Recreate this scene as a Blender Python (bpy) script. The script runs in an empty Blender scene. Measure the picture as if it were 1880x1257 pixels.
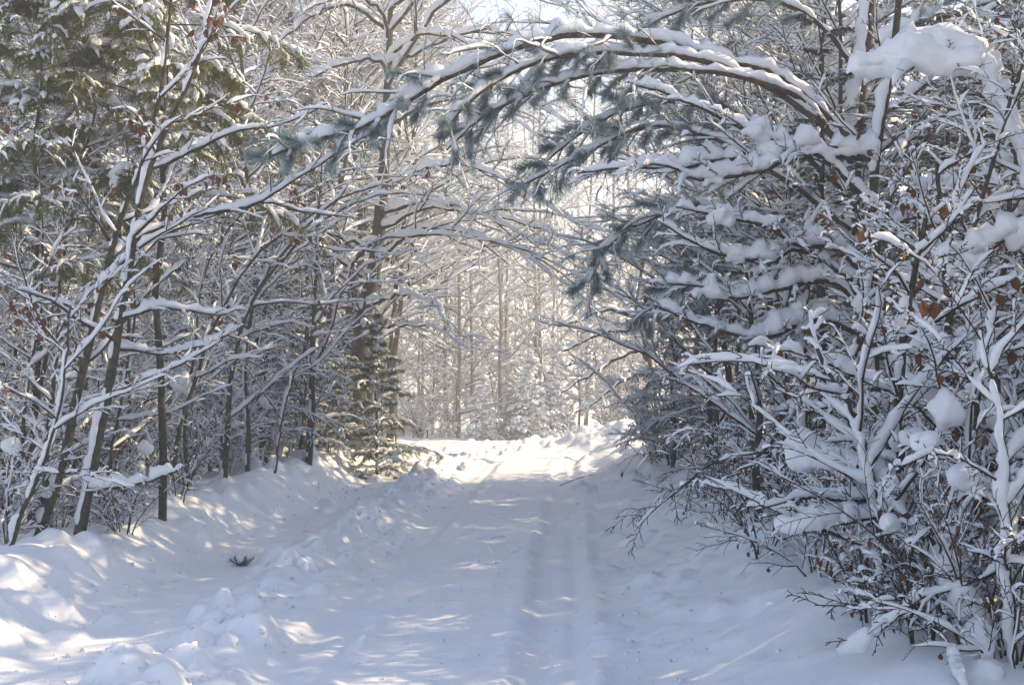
import bpy, math
import numpy as np

# ------------------------------------------------------------------ camera, sky, sun, exposure
SC = bpy.context.scene
COL = SC.collection
FPX, CAMZ, HOR = 2350.0, 1.70, 690.0          # focal length in photo pixels, eye height, horizon row
PITCH = math.atan((HOR - 628.5) / FPX)
cam_d = bpy.data.cameras.new('camera')
cam = bpy.data.objects.new('camera', cam_d)
COL.objects.link(cam)
cam.location = (0, 0, CAMZ)
cam.rotation_euler = (math.pi / 2 + PITCH, 0, 0)
cam_d.sensor_width = 36.0
cam_d.lens = FPX / 1880.0 * 36.0
cam_d.clip_start, cam_d.clip_end = 0.1, 2000
SC.camera = cam

SUN_AZ, SUN_EL = math.radians(70), math.radians(28.5)   # azimuth clockwise from +Y (view direction), elevation
world = bpy.data.worlds.new('World')
SC.world = world
world.use_nodes = True
wn = world.node_tree
sky = wn.nodes.new('ShaderNodeTexSky')
sky.sky_type = 'NISHITA'
sky.sun_disc = False
sky.sun_elevation = SUN_EL
sky.sun_rotation = SUN_AZ
sky.air_density, sky.dust_density, sky.ozone_density = 1.0, 0.8, 2.5
bg = wn.nodes['Background']
bg.inputs['Strength'].default_value = 0.11
wn.links.new(sky.outputs['Color'], bg.inputs['Color'])

sun_d = bpy.data.lights.new('sun', 'SUN')
sun_d.energy = 5.0
sun_d.angle = math.radians(0.5)
sun_d.color = (1.0, 0.76, 0.46)
sun = bpy.data.objects.new('sun', sun_d)
COL.objects.link(sun)
sun.rotation_euler = (math.pi / 2 - SUN_EL, 0, -SUN_AZ + math.pi)   # lamp shines along its -Z
sun.location = (20, 20, 25)

SC.view_settings.view_transform = 'Standard'
SC.view_settings.look = 'None'
SC.view_settings.gamma = 1.0
SC.view_settings.use_curve_mapping = False
SC.view_settings.exposure = 1.25
SC.render.engine = 'CYCLES'
SC.cycles.use_denoising = True
SC.cycles.max_bounces = 6
SC.cycles.diffuse_bounces = 3
SC.cycles.glossy_bounces = 1
SC.cycles.transmission_bounces = 3
SC.cycles.volume_bounces = 1
SC.cycles.caustics_reflective = False
SC.cycles.caustics_refractive = False

rng = np.random.default_rng(11)

# ------------------------------------------------------------------ materials
def new_mat(name):
    m = bpy.data.materials.new(name)
    m.use_nodes = True
    n = m.node_tree
    return m, n, n.nodes['Principled BSDF']

def noise_mix(n, scale, stops, detail=4.0, coord='Object'):
    tc = n.nodes.new('ShaderNodeTexCoord')
    nz = n.nodes.new('ShaderNodeTexNoise')
    nz.inputs['Scale'].default_value = scale
    nz.inputs['Detail'].default_value = detail
    rp = n.nodes.new('ShaderNodeValToRGB')
    e = rp.color_ramp.elements
    e[0].position, e[0].color = stops[0][0], (*stops[0][1], 1)
    e[1].position, e[1].color = stops[-1][0], (*stops[-1][1], 1)
    for p, c in stops[1:-1]:
        x = e.new(p); x.color = (*c, 1)
    n.links.new(tc.outputs[coord], nz.inputs['Vector'])
    n.links.new(nz.outputs['Fac'], rp.inputs['Fac'])
    return tc, nz, rp

def bark(name, a, b, c, scale=22, rough=0.85):
    m, n, p = new_mat(name)
    tc, nz, rp = noise_mix(n, scale, [(0.3, a), (0.52, b), (0.72, c)])
    n.links.new(rp.outputs['Color'], p.inputs['Base Color'])
    p.inputs['Roughness'].default_value = rough
    p.inputs['Specular IOR Level'].default_value = 0.25
    bp = n.nodes.new('ShaderNodeBump')
    bp.inputs['Strength'].default_value = 0.5
    bp.inputs['Distance'].default_value = 0.01
    n.links.new(nz.outputs['Fac'], bp.inputs['Height'])
    n.links.new(bp.outputs['Normal'], p.inputs['Normal'])
    return m

def thin(name, stops, scale, trans=0.35, rough=0.6):
    """leaf or needle: diffuse plus light passing through"""
    m, n, p = new_mat(name)
    tc, nz, rp = noise_mix(n, scale, stops)
    n.links.new(rp.outputs['Color'], p.inputs['Base Color'])
    p.inputs['Roughness'].default_value = rough
    p.inputs['Specular IOR Level'].default_value = 0.2
    tr = n.nodes.new('ShaderNodeBsdfTranslucent')
    mx = n.nodes.new('ShaderNodeMixShader')
    mx.inputs['Fac'].default_value = trans
    n.links.new(rp.outputs['Color'], tr.inputs['Color'])
    n.links.new(p.outputs['BSDF'], mx.inputs[1])
    n.links.new(tr.outputs['BSDF'], mx.inputs[2])
    n.links.new(mx.outputs['Shader'], n.nodes['Material Output'].inputs['Surface'])
    return m

def snow_mat(name, trans, ground=False):
    m, n, p = new_mat(name)
    tc, nz, rp = noise_mix(n, 3.0, [(0.3, (0.79, 0.835, 0.90)), (0.7, (0.86, 0.885, 0.925))])
    n.links.new(rp.outputs['Color'], p.inputs['Base Color'])
    p.inputs['Roughness'].default_value = 0.55
    p.inputs['Specular IOR Level'].default_value = 0.25
    out = n.nodes['Material Output'].inputs['Surface']
    if trans > 0:
        tr = n.nodes.new('ShaderNodeBsdfTranslucent')
        tr.inputs['Color'].default_value = (0.88, 0.89, 0.9, 1)
        mx = n.nodes.new('ShaderNodeMixShader')
        mx.inputs['Fac'].default_value = trans
        n.links.new(p.outputs['BSDF'], mx.inputs[1])
        n.links.new(tr.outputs['BSDF'], mx.inputs[2])
        n.links.new(mx.outputs['Shader'], out)
    n2 = n.nodes.new('ShaderNodeTexNoise')
    n2.inputs['Scale'].default_value = 13.0 if ground else 30.0
    n2.inputs['Detail'].default_value = 8.0
    n2.inputs['Roughness'].default_value = 0.62
    n.links.new(tc.outputs['Object'], n2.inputs['Vector'])
    bp = n.nodes.new('ShaderNodeBump')
    bp.inputs['Strength'].default_value = 0.3 if ground else 0.3
    bp.inputs['Distance'].default_value = 0.016 if ground else 0.02
    n.links.new(n2.outputs['Fac'], bp.inputs['Height'])
    n.links.new(bp.outputs['Normal'], p.inputs['Normal'])
    return m

M = {
    'snow': snow_mat('branch_snow', 0.14),
    'ground': snow_mat('ground_snow', 0.0, True),
    'beech': bark('beech_bark', (0.02, 0.018, 0.012), (0.045, 0.042, 0.026), (0.095, 0.09, 0.065)),
    'twig': bark('twig_bark', (0.013, 0.010, 0.009), (0.03, 0.022, 0.018), (0.055, 0.042, 0.032), 15),
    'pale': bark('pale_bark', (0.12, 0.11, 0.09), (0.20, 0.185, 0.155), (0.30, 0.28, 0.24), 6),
    'pine': bark('pine_bark', (0.025, 0.015, 0.012), (0.055, 0.034, 0.024), (0.10, 0.065, 0.045), 18),
    'frost': thin('frosted_needles', [(0.3, (0.07, 0.13, 0.13)), (0.5, (0.22, 0.32, 0.34)), (0.7, (0.5, 0.6, 0.64))], 9, 0.25),
    'green': thin('green_needles', [(0.3, (0.05, 0.065, 0.016)), (0.55, (0.13, 0.145, 0.035)), (0.75, (0.24, 0.24, 0.09))], 5, 0.5),
    'dark': thin('dark_needles', [(0.3, (0.015, 0.034, 0.026)), (0.6, (0.04, 0.07, 0.058)), (0.82, (0.25, 0.31, 0.32))], 6, 0.3),
    'leaf': thin('withered_leaf', [(0.3, (0.085, 0.038, 0.022)), (0.55, (0.145, 0.062, 0.034)), (0.75, (0.21, 0.11, 0.065))], 7, 0.4),
}

# ------------------------------------------------------------------ helpers
def at(px, py, Y):
    """photo pixel at depth Y -> point of the place"""
    dx, dy = (px - 940.0) / FPX, -(py - 628.5) / FPX
    c, s = math.cos(PITCH), math.sin(PITCH)
    k = Y / (c - dy * s)
    return np.array([k * dx, Y, CAMZ + k * (dy * c + s)])

def nrm(v):
    return v / np.maximum(np.linalg.norm(v, axis=-1, keepdims=True), 1e-9)

def make_mesh(name, chunks, mat, smooth=True):
    """chunks: list of (verts[N,3], faces[F,k]) -> one mesh"""
    chunks = [c for c in chunks if c is not None and len(c[0])]
    vs = np.concatenate([c[0] for c in chunks]).astype(np.float32)
    off, li, sizes = 0, [], []
    for v, f in chunks:
        li.append((f + off).ravel()); sizes.append(np.full(len(f), f.shape[1])); off += len(v)
    li = np.concatenate(li).astype(np.int32); sizes = np.concatenate(sizes).astype(np.int32)
    me = bpy.data.meshes.new(name)
    me.vertices.add(len(vs)); me.vertices.foreach_set('co', vs.ravel())
    me.loops.add(len(li)); me.loops.foreach_set('vertex_index', li)
    me.polygons.add(len(sizes))
    st = np.concatenate([[0], np.cumsum(sizes)[:-1]]).astype(np.int32)
    me.polygons.foreach_set('loop_start', st)
    me.polygons.foreach_set('loop_total', sizes)
    me.polygons.foreach_set('use_smooth', np.full(len(sizes), smooth))
    me.update(calc_edges=True)
    me.materials.append(M[mat])
    return me

def obj(name, me, parent=None, kind=None):
    o = bpy.data.objects.new(name, me)
    COL.objects.link(o)
    o.parent = parent
    if kind: o['kind'] = kind
    return o

def snow_part(chunks, parent):
    if any(c is not None for c in chunks):
        obj('snow', make_mesh('snow', chunks, 'snow'), parent, 'stuff')

def thing(name, loc, label, cat, group=None, rotz=0.0, scale=1.0):
    o = bpy.data.objects.new(name, None)
    COL.objects.link(o)
    o.location = loc; o.rotation_euler = (0, 0, rotz); o.scale = (scale,) * 3
    o['label'] = label; o['category'] = cat
    if group: o['group'] = group
    o.empty_display_size = 0.1
    return o

def frames(P):
    T = nrm(np.gradient(P, axis=1))
    up = np.zeros_like(T); up[..., 2] = 1
    vert = np.abs(T[..., 2]).mean(1) > 0.75
    up[vert] = (0.31, -0.95, 0.0)
    S = nrm(np.cross(T, up)); U = np.cross(S, T)
    return T, S, U

def ring_faces(B, n, k):
    b = np.arange(B)[:, None, None] * n * k
    i = np.arange(n - 1)[None, :, None] * k
    j = np.arange(k)[None, None, :]
    j2 = (j + 1) % k
    f = np.stack([b + i + j, b + i + j2, b + i + k + j2, b + i + k + j], -1)
    return f.reshape(-1, 4)

def tubes(P, R, k=5, wob=0.0):
    if len(P) == 0: return None
    B, n, _ = P.shape
    T, S, U = frames(P)
    a = np.arange(k) * 2 * math.pi / k
    r = R[:, :, None] * (1 + wob * rng.standard_normal((B, n, k)))
    V = P[:, :, None, :] + r[..., None] * (np.cos(a)[None, None, :, None] * S[:, :, None, :] + np.sin(a)[None, None, :, None] * U[:, :, None, :])
    return V.reshape(-1, 3), ring_faces(B, n, k)

WIND = np.array([-0.42, -0.10, 0.0])
SNOW_SEC = {7: np.array([(-0.85, 0.14), (-1.02, 0.45), (-0.66, 0.84), (0.0, 1.0), (0.66, 0.84), (1.02, 0.45), (0.85, 0.14)]),
            5: np.array([(-0.9, 0.18), (-0.72, 0.75), (0.0, 1.0), (0.72, 0.75), (0.9, 0.18)]),
            4: np.array([(-0.9, 0.2), (-0.5, 0.9), (0.5, 0.9), (0.9, 0.2)])}

def snow(P, R, hs=1.0, ws=0.5, cover=0.8, k=5, sub=1, extra=0.0, wind=1.0):
    """a lumpy roll of snow lying along the upper side of each branch"""
    if len(P) == 0: return None
    if sub > 1:
        B, n, _ = P.shape
        t = np.linspace(0, n - 1, (n - 1) * sub + 1)
        i = np.minimum(t.astype(int), n - 2); f = (t - i)
        P = P[:, i] * (1 - f)[None, :, None] + P[:, i + 1] * f[None, :, None]
        R = R[:, i] * (1 - f) + R[:, i + 1] * f
    B, n, _ = P.shape
    T = nrm(np.gradient(P, axis=1))
    a = np.array([0, 0, 1.0]) + WIND * wind
    perp = a - (T @ a)[..., None] * T
    hsc = np.linalg.norm(perp, axis=-1)
    U = perp / np.maximum(hsc, 1e-6)[..., None]
    S = np.cross(T, U)
    seg = np.linalg.norm(np.diff(P, axis=1), axis=-1)
    s = np.concatenate([np.zeros((B, 1)), np.cumsum(seg, 1)], 1)
    ph = rng.random((4, B, 1)) * 6.28
    lump = 0.5 * np.sin(s * 5.1 + ph[0]) + 0.35 * np.sin(s * 13.0 + ph[1]) + 0.3 * np.sin(s * 31.0 + ph[2]) + 0.22 * rng.standard_normal((B, n))
    per = rng.random((B, 1))
    pres = np.clip((0.5 * np.sin(s * 3.3 + ph[3]) + 0.4 * np.sin(s * 8.7 + ph[1] * 2) + 0.4 * np.sin(s * 19.0 + ph[2] * 3) + 1.5 * (cover * 2 - 1) + 1.7 * (per - 0.5)) * 2.2 + 0.5, 0, 1)
    h = hs * (0.004 + 0.36 * np.sqrt(R)) * np.clip(hsc * 1.15 - 0.12, 0, 1.2) * np.clip(1 + 0.55 * lump, 0.25, 2.2) * pres + extra * pres
    x = np.linspace(0, 1, n)
    end = np.minimum(1, np.minimum(x * n * 0.6 + 0.35, (1 - x) * n * 0.7 + 0.12))
    h = h * end
    w = np.where(h > 0.004, R * 0.7 + ws * 0.8 * h, R * 0.3)
    sec = SNOW_SEC[k]
    base = 0.05 * R
    V = P[:, :, None, :] + (sec[None, None, :, 0] * w[..., None])[..., None] * S[:, :, None, :] \
        + (base[..., None] + sec[None, None, :, 1] * (h + R * 0.7 * (h > 0.004))[..., None])[..., None] * U[:, :, None, :]
    V = V + rng.standard_normal(V.shape) * (0.06 * h)[:, :, None, None]
    F = ring_faces(B, n, k).reshape(B, n - 1, k, 4)
    if k == 4: F = F[:, :, :3]                            # the face lying on a thin twig is never seen
    on = np.maximum(h[:, 1:], h[:, :-1]) > 0.004          # no snow, no faces
    F = F[on].reshape(-1, 4)
    if len(F) == 0: return None
    use, inv = np.unique(F, return_inverse=True)
    return V.reshape(-1, 3)[use], inv.reshape(-1, 4)

_th, _ph = np.meshgrid(np.linspace(0.0, math.pi, 13), np.arange(18) * 2 * math.pi / 18, indexing='ij')
SPH = np.stack([np.sin(_th) * np.cos(_ph), np.sin(_th) * np.sin(_ph), np.cos(_th)], -1).reshape(-1, 3)

def blobs(C, rad, squash=0.75, rough=0.16):
    """rounded heaps of snow, one per centre"""
    if len(C) == 0: return None
    B = len(C)
    d = np.ones((B, len(SPH)))
    for q in range(5):
        kdir = nrm(rng.standard_normal((B, 3))) * rng.uniform(1.5, 4.2, (B, 1))
        d += rough * np.sin(np.einsum('bj,vj->bv', kdir, SPH) + rng.random((B, 1)) * 6.28)
    for q in range(6):
        kdir = nrm(rng.standard_normal((B, 3))) * rng.uniform(4.0, 8.0, (B, 1))
        d += rough * 0.3 * np.sin(np.einsum('bj,vj->bv', kdir, SPH) + rng.random((B, 1)) * 6.28)
    sc = np.stack([rng.uniform(.75, 1.25, B), rng.uniform(.75, 1.25, B), rng.uniform(.85, 1.15, B) * squash], -1)
    V = C[:, None, :] + SPH[None] * d[..., None] * (sc * rad[:, None])[:, None, :]
    return V.reshape(-1, 3), ring_faces(B, 13, 18)

def grow(P, R, k, t0, t1, ratio, ang, n, up=0.0, droop=0.0, jit=0.15, flat=0.5, rr=0.6, rmin=0.003, Labs=None, taper=0.55, tip=0.25, bias=None):
    """k child branches on every parent; returns points, radii and parent index"""
    B, n0, _ = P.shape
    Mn = B * k
    idx = np.repeat(np.arange(B), k)
    t = np.tile((np.arange(k) + 0.5) / k, B) + (rng.random(Mn) - 0.5) * 0.9 / k
    t = t0 + (t1 - t0) * np.clip(t, 0, 1)
    f = t * (n0 - 1); i0 = np.minimum(f.astype(int), n0 - 2); fr = (f - i0)[:, None]
    base = P[idx, i0] * (1 - fr) + P[idx, i0 + 1] * fr
    tan = nrm(P[idx, i0 + 1] - P[idx, i0])
    pr = R[idx, i0] * (1 - fr[:, 0]) + R[idx, i0 + 1] * fr[:, 0]
    L0 = np.linalg.norm(np.diff(P, axis=1), axis=-1).sum(1)[idx]
    ref = np.where(np.abs(tan[:, 2:3]) > 0.8, np.array([[0.3, 0.95, 0.0]]), np.array([[0.0, 0.0, 1.0]]))
    S = nrm(np.cross(tan, ref)); U = np.cross(S, tan)
    phi = np.tile(np.arange(k) * 2.39996, B) + rng.random(B)[idx] * 6.28 + rng.standard_normal(Mn) * 0.4
    vertical = np.abs(tan[:, 2]) > 0.8
    side = np.where(np.tile(np.arange(k), B) % 2 == 0, 1.0, -1.0)
    fl = np.where(vertical, 0.0, flat)
    cx = (1 - fl) * np.cos(phi) + fl * side
    sx = (1 - fl) * np.sin(phi)
    lat = nrm(cx[:, None] * S + sx[:, None] * U)
    if bias is not None:
        lat = nrm(lat + np.asarray(bias)[None])
    A = ang * rng.uniform(0.75, 1.25, Mn)
    d = np.cos(A)[:, None] * tan + np.sin(A)[:, None] * lat
    L = (Labs if Labs is not None else L0 * ratio) * (1 - taper * t) * rng.uniform(0.55, 1.25, Mn)
    r0 = np.maximum(np.minimum(pr * rr, 0.010 * L + 0.002), rmin)
    step = (L / (n - 1))[:, None]
    pts = [base]; p = base
    for q in range(n - 1):
        x = q / (n - 1)
        d = d + np.array([0, 0, 1.0]) * (up * (1 - x) - droop * x) / (n - 1) * 2 + jit * rng.standard_normal((Mn, 3))
        d = nrm(d); p = p + d * step; pts.append(p)
    CP = np.stack(pts, 1)
    CR = r0[:, None] * (1 - (1 - tip) * np.linspace(0, 1, n))[None]
    return CP, np.maximum(CR, rmin * 0.7), idx

def curve(pts, n, r0, r1, jit=0.0, pw=1.0):
    """smooth polyline through the points, n samples"""
    p = np.asarray(pts, float)
    q = np.vstack([2 * p[0] - p[1], p, 2 * p[-1] - p[-2]])
    L = np.concatenate([[0], np.cumsum(np.linalg.norm(np.diff(p, axis=0), axis=1))])
    s = np.linspace(0, L[-1], n)
    i = np.clip(np.searchsorted(L, s, 'right') - 1, 0, len(p) - 2)
    t = ((s - L[i]) / np.maximum(L[i + 1] - L[i], 1e-9))[:, None]
    a, b, c, d = q[i], q[i + 1], q[i + 2], q[i + 3]
    o = 0.5 * (2 * b + (c - a) * t + (2 * a - 5 * b + 4 * c - d) * t ** 2 + (3 * b - a - 3 * c + d) * t ** 3)
    if jit: o[1:-1] += rng.standard_normal((n - 2, 3)) * jit
    return o[None], (r0 + (r1 - r0) * np.linspace(0, 1, n) ** pw)[None]

def pxcurve(pix, Y, n, w0, w1, jit=0.004, pw=1.0):
    """a bough read off the photo at its own depth; w0, w1 full widths in metres; Y may be one depth or (start, end)"""
    y = np.full(len(pix), Y, float) if np.isscalar(Y) else np.linspace(Y[0], Y[1], len(pix))
    return curve([at(a, b, c) for (a, b), c in zip(pix, y)], n, w0 / 2, w1 / 2, jit, pw)

def needles(P, per, length, width, spread=0.9, droop=0.0, fwd=0.6):
    """thin blades round every point of the shoots P[B,n,3]"""
    if len(P) == 0: return None
    B, n, _ = P.shape
    T = nrm(np.gradient(P, axis=1)).reshape(-1, 3)
    Q = P.reshape(-1, 3)
    seg = np.linalg.norm(P[:, 1:] - P[:, :-1], axis=-1).mean(1)
    Q = np.repeat(Q, per, 0); T = np.repeat(T, per, 0)
    N = len(Q)
    Q = Q + T * ((rng.random(N) - 0.5) * np.repeat(np.repeat(seg, n), per))[:, None]
    d = nrm(rng.standard_normal((N, 3)))
    d = nrm(d - (d * T).sum(1, keepdims=True) * T)
    d = nrm(d * spread + T * fwd + np.array([0, 0, -1.0]) * droop)
    L = length * rng.uniform(0.6, 1.2, N)
    s = nrm(np.cross(d, rng.standard_normal((N, 3)))) * (width * 0.5)
    V = np.stack([Q - s, Q + s, Q + d * L[:, None]], 1).reshape(-1, 3)
    return V, np.arange(N * 3).reshape(-1, 3)

# one withered leaf, a pointed folded oval
LEAF_V = np.array([(0, 0, 0), (0.32, 0.18, -0.3), (0.30, 0.12, -0.68), (0, -0.06, -1.0), (-0.30, 0.12, -0.68), (-0.32, 0.18, -0.3), (0, 0.0, -0.5)])
LEAF_F = np.array([(0, 1, 6), (1, 2, 6), (2, 3, 6), (3, 4, 6), (4, 5, 6), (5, 0, 6)])

def leaf_positions(P, count):
    B, n, _ = P.shape
    b = rng.integers(0, B, count); i = rng.integers(n // 2, n, count)
    return P[b, i]

def leaves(pos, size):
    N = len(pos)
    if N == 0: return None
    a = rng.random(N) * 6.28; tl = rng.standard_normal(N) * 0.35
    ca, sa, ct, st = np.cos(a), np.sin(a), np.cos(tl), np.sin(tl)
    sz = size * rng.uniform(0.6, 1.2, N)
    v = LEAF_V[None] * sz[:, None, None]
    y = v[..., 1] * ct[:, None] - v[..., 2] * st[:, None]
    z = v[..., 1] * st[:, None] + v[..., 2] * ct[:, None]
    x = v[..., 0] * ca[:, None] - y * sa[:, None]
    y = v[..., 0] * sa[:, None] + y * ca[:, None]
    V = np.stack([x, y, z], -1) + pos[:, None]
    F = LEAF_F[None] + (np.arange(N) * 7)[:, None, None]
    return V.reshape(-1, 3), F.reshape(-1, 3)
LEAF_ME = make_mesh('leaf', [(LEAF_V, LEAF_F)], 'leaf')

# ------------------------------------------------------------------ terrain
TAB = rng.random((256, 256))
def vnoise(x, y):
    xi, yi = np.floor(x).astype(int), np.floor(y).astype(int)
    fx, fy = x - xi, y - yi
    fx, fy = fx ** 3 * (fx * (fx * 6 - 15) + 10), fy ** 3 * (fy * (fy * 6 - 15) + 10)
    a = TAB[xi & 255, yi & 255]; b = TAB[(xi + 1) & 255, yi & 255]
    c = TAB[xi & 255, (yi + 1) & 255]; d = TAB[(xi + 1) & 255, (yi + 1) & 255]
    return (a * (1 - fx) + b * fx) * (1 - fy) + (c * (1 - fx) + d * fx) * fy - 0.5
def fbm(x, y, o=4):
    r = 0.0
    for i in range(o):
        x, y = 0.8 * x - 0.6 * y + 17.3, 0.6 * x + 0.8 * y + 9.1
        r = r + vnoise(x * 2.03 ** i, y * 2.03 ** i) * 0.5 ** i
    return r
def sst(a, b, x):
    t = np.clip((x - a) / (b - a), 0, 1)
    return t * t * (3 - 2 * t)
def gauss(x, s): return np.exp(-(x / s) ** 2)

def uleft(x, y):   # road coordinate seen from the left verge, the road bends right beyond 24 m
    return x - 0.045 * y - np.maximum(0, y - 24.5) ** 2 * 0.085
def uright(x, y):
    return x - 0.045 * y - np.maximum(0, y - 31) ** 2 * 0.09

def height(x, y):
    x = np.asarray(x, float); y = np.asarray(y, float)
    ul, ur = uleft(x, y), uright(x, y)
    wob = 0.22 * fbm(y * 0.45, x * 0 + 3.3, 3)
    h = 0.04 * fbm(x * 0.4, y * 0.3, 2)
    lmp = fbm(x * 1.7, y * 1.5, 4)
    lmp2 = fbm(x * 5.5 + 40, y * 4.5, 3)
    # left verge: ploughed bank, then the forest floor
    bl = sst(-3.25, -4.15, ul + wob)
    h = h + bl * (1 - 0.55 * sst(23, 27, y)) * (0.33 + 0.12 * fbm(x * 0.9 + 7, y * 0.8, 3)) + gauss(ul + 4.0 + wob, 0.5) * (0.09 + 0.06 * lmp) * (1 - 0.5 * sst(22, 27, y)) + bl * 0.03 * lmp2
    fl = sst(-4.4, -6.0, ul)
    h = h + fl * (0.10 * fbm(x * 0.6, y * 0.6, 3) - 0.05)
    # ridge thrown up between the narrow lane and the road
    rg = gauss(ul + 2.32 + wob * 0.8, 0.27)
    h = h + rg * np.clip(0.08 + 0.14 * lmp + 0.10 * lmp2, 0.01, 0.5) * (1 - sst(24, 27, y))
    h = h + gauss(ul + 2.32 + wob, 0.6) * 0.05
    # wheel tracks
    for c in (-1.60, -0.10):
        tw = ul - c + 0.07 * fbm(y * 0.25 + c, x * 0, 2)
        h = h - 0.036 * sst(0.24, 0.13, np.abs(tw)) + 0.02 * gauss(np.abs(tw) - 0.29, 0.06) * (1 + lmp2 * 2)
        h = h + 0.012 * gauss(tw - 0.05, 0.03) - 0.008 * gauss(tw + 0.06, 0.03)
    mid = gauss(ul + 0.85, 0.5)
    h = h + mid * (0.015 + 0.03 * np.clip(lmp, 0, 1) + 0.012 * lmp2)
    # right verge: a long soft slope
    br = sst(0.35, 1.9, ur + wob * 1.0)
    h = h + br * (0.42 + 0.14 * fbm(x * 0.8, y * 0.7 + 50, 3)) + gauss(ur - 1.5, 0.7) * 0.06 * lmp + gauss(ur - 0.75, 0.35) * 0.07 * np.clip(lmp2 + 0.1, 0, 1)
    h = h + gauss(ur - 1.0, 0.5) * gauss(y - 23.5, 6.0) * (0.10 + 0.2 * lmp)
    # heap where the road leaves to the right
    h = h + 0.5 * np.exp(-((x - 2.15) / 1.0) ** 2 - ((y - 30.0) / 1.6) ** 2) * (1 + 0.6 * lmp)
    # the land falls away slightly towards the far wood
    h = h - 0.55 * sst(27, 47, y) + sst(40, 60, y) * 0.15 * fbm(x * 0.1, y * 0.1)
    h = h + 0.006 * fbm(x * 9, y * 9, 2)
    return h

def axis(parts):
    out = [np.arange(a, b, s) for a, b, s in parts]
    return np.concatenate(out)
gx = np.concatenate([[-400, -250, -150, -90, -60], axis([(-40, -16, 1.0), (-16, -8, 0.25), (-8, -5, 0.09), (-5, 3.2, 0.044), (3.2, 7, 0.08), (7, 16, 0.25), (16, 40, 1.0)]), [45, 60, 90, 150, 250, 400]])
ys = [5.5]
while ys[-1] < 52: ys.append(ys[-1] + max(0.035, ys[-1] * 0.0055))
gy = np.concatenate([[-120, -60, -30, -15, -8, -4, -1, 1, 2.5, 3.5, 4.2, 4.8, 5.2], ys, [55, 60, 66, 75, 90, 120, 170, 250, 400, 600]])
X, Y = np.meshgrid(gx, gy)
Z = height(X, Y)
Z0 = Z.copy()
TABN = fbm(X * 11, Y * 11, 3)
# clods thrown up by the plough, pressed into the sheet as rounded lumps
def add_clods(cx, cy, cr, chh):
    for x, y, r, hh in zip(cx, cy, cr, chh):
        i0, i1 = np.searchsorted(gx, [x - r, x + r]); j0, j1 = np.searchsorted(gy, [y - r, y + r])
        if i1 - i0 < 2 or j1 - j0 < 2: continue
        sx, sy = X[j0:j1, i0:i1] - x, Y[j0:j1, i0:i1] - y
        a = np.arctan2(sy, sx)
        d = np.sqrt(sx * sx + sy * sy) / (r * (0.85 + 0.15 * np.sin(3 * a + x * 40)))
        Z[j0:j1, i0:i1] = np.maximum(Z[j0:j1, i0:i1], Z0[j0:j1, i0:i1] + hh * (np.clip(1 - d ** 2.4, 0, 1) ** 0.8) + 0.02 * TABN[j0:j1, i0:i1] * np.clip(1 - d, 0, 1))
def road_x(u, y): return u + 0.045 * y + np.maximum(0, y - 24.5) ** 2 * 0.085
n = 240; yy = rng.uniform(6, 30, n); u = -2.32 + rng.normal(0, 0.16, n); r = rng.uniform(0.05, 0.16, n)
add_clods(road_x(u, yy), yy, r, r * rng.uniform(0.5, 1.1, n))
n = 280; yy = rng.uniform(6, 33, n); u = -3.85 + rng.normal(0, 0.30, n); r = rng.uniform(0.05, 0.2, n)
add_clods(road_x(u, yy), yy, r, r * rng.uniform(0.3, 0.7, n))
n = 240; yy = rng.uniform(8, 32, n); xx = 1.1 + 0.045 * yy + rng.normal(0, 0.5, n); r = rng.uniform(0.05, 0.2, n)
add_clods(xx, yy, r, r * rng.uniform(0.2, 0.55, n))
n = 130; yy = rng.uniform(8, 26, n); u = -0.85 + rng.normal(0, 0.45, n); r = rng.uniform(0.04, 0.1, n)
add_clods(road_x(u, yy), yy, r, r * rng.uniform(0.15, 0.4, n))
add_clods([-2.05, -1.62, -2.25, -1.95, -1.75, -2.4], [6.9, 8.0, 7.5, 8.7, 7.2, 6.4], [0.30, 0.24, 0.22, 0.16, 0.15, 0.3], [0.16, 0.19, 0.11, 0.09, 0.07, 0.15])
ny, nx = X.shape
ii = np.arange(nx - 1)[None, :] + np.arange(ny - 1)[:, None] * nx
GF = np.stack([ii, ii + 1, ii + 1 + nx, ii + nx], -1).reshape(-1, 4)
gnd = obj('snowy_ground', make_mesh('snowy_ground', [(np.stack([X, Y, Z], -1).reshape(-1, 3), GF)], 'ground'), kind='structure')
def hgt(x, y):
    i = int(np.clip(np.searchsorted(gx, x), 1, nx - 1)); j = int(np.clip(np.searchsorted(gy, y), 1, ny - 1))
    a = (x - gx[i - 1]) / (gx[i] - gx[i - 1]); b = (y - gy[j - 1]) / (gy[j] - gy[j - 1])
    return float((Z[j - 1, i - 1] * (1 - a) + Z[j - 1, i] * a) * (1 - b) + (Z[j, i - 1] * (1 - a) + Z[j, i] * a) * b)

# ------------------------------------------------------------------ species built once and then placed one by one
def cat(a): return np.concatenate(a)

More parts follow.
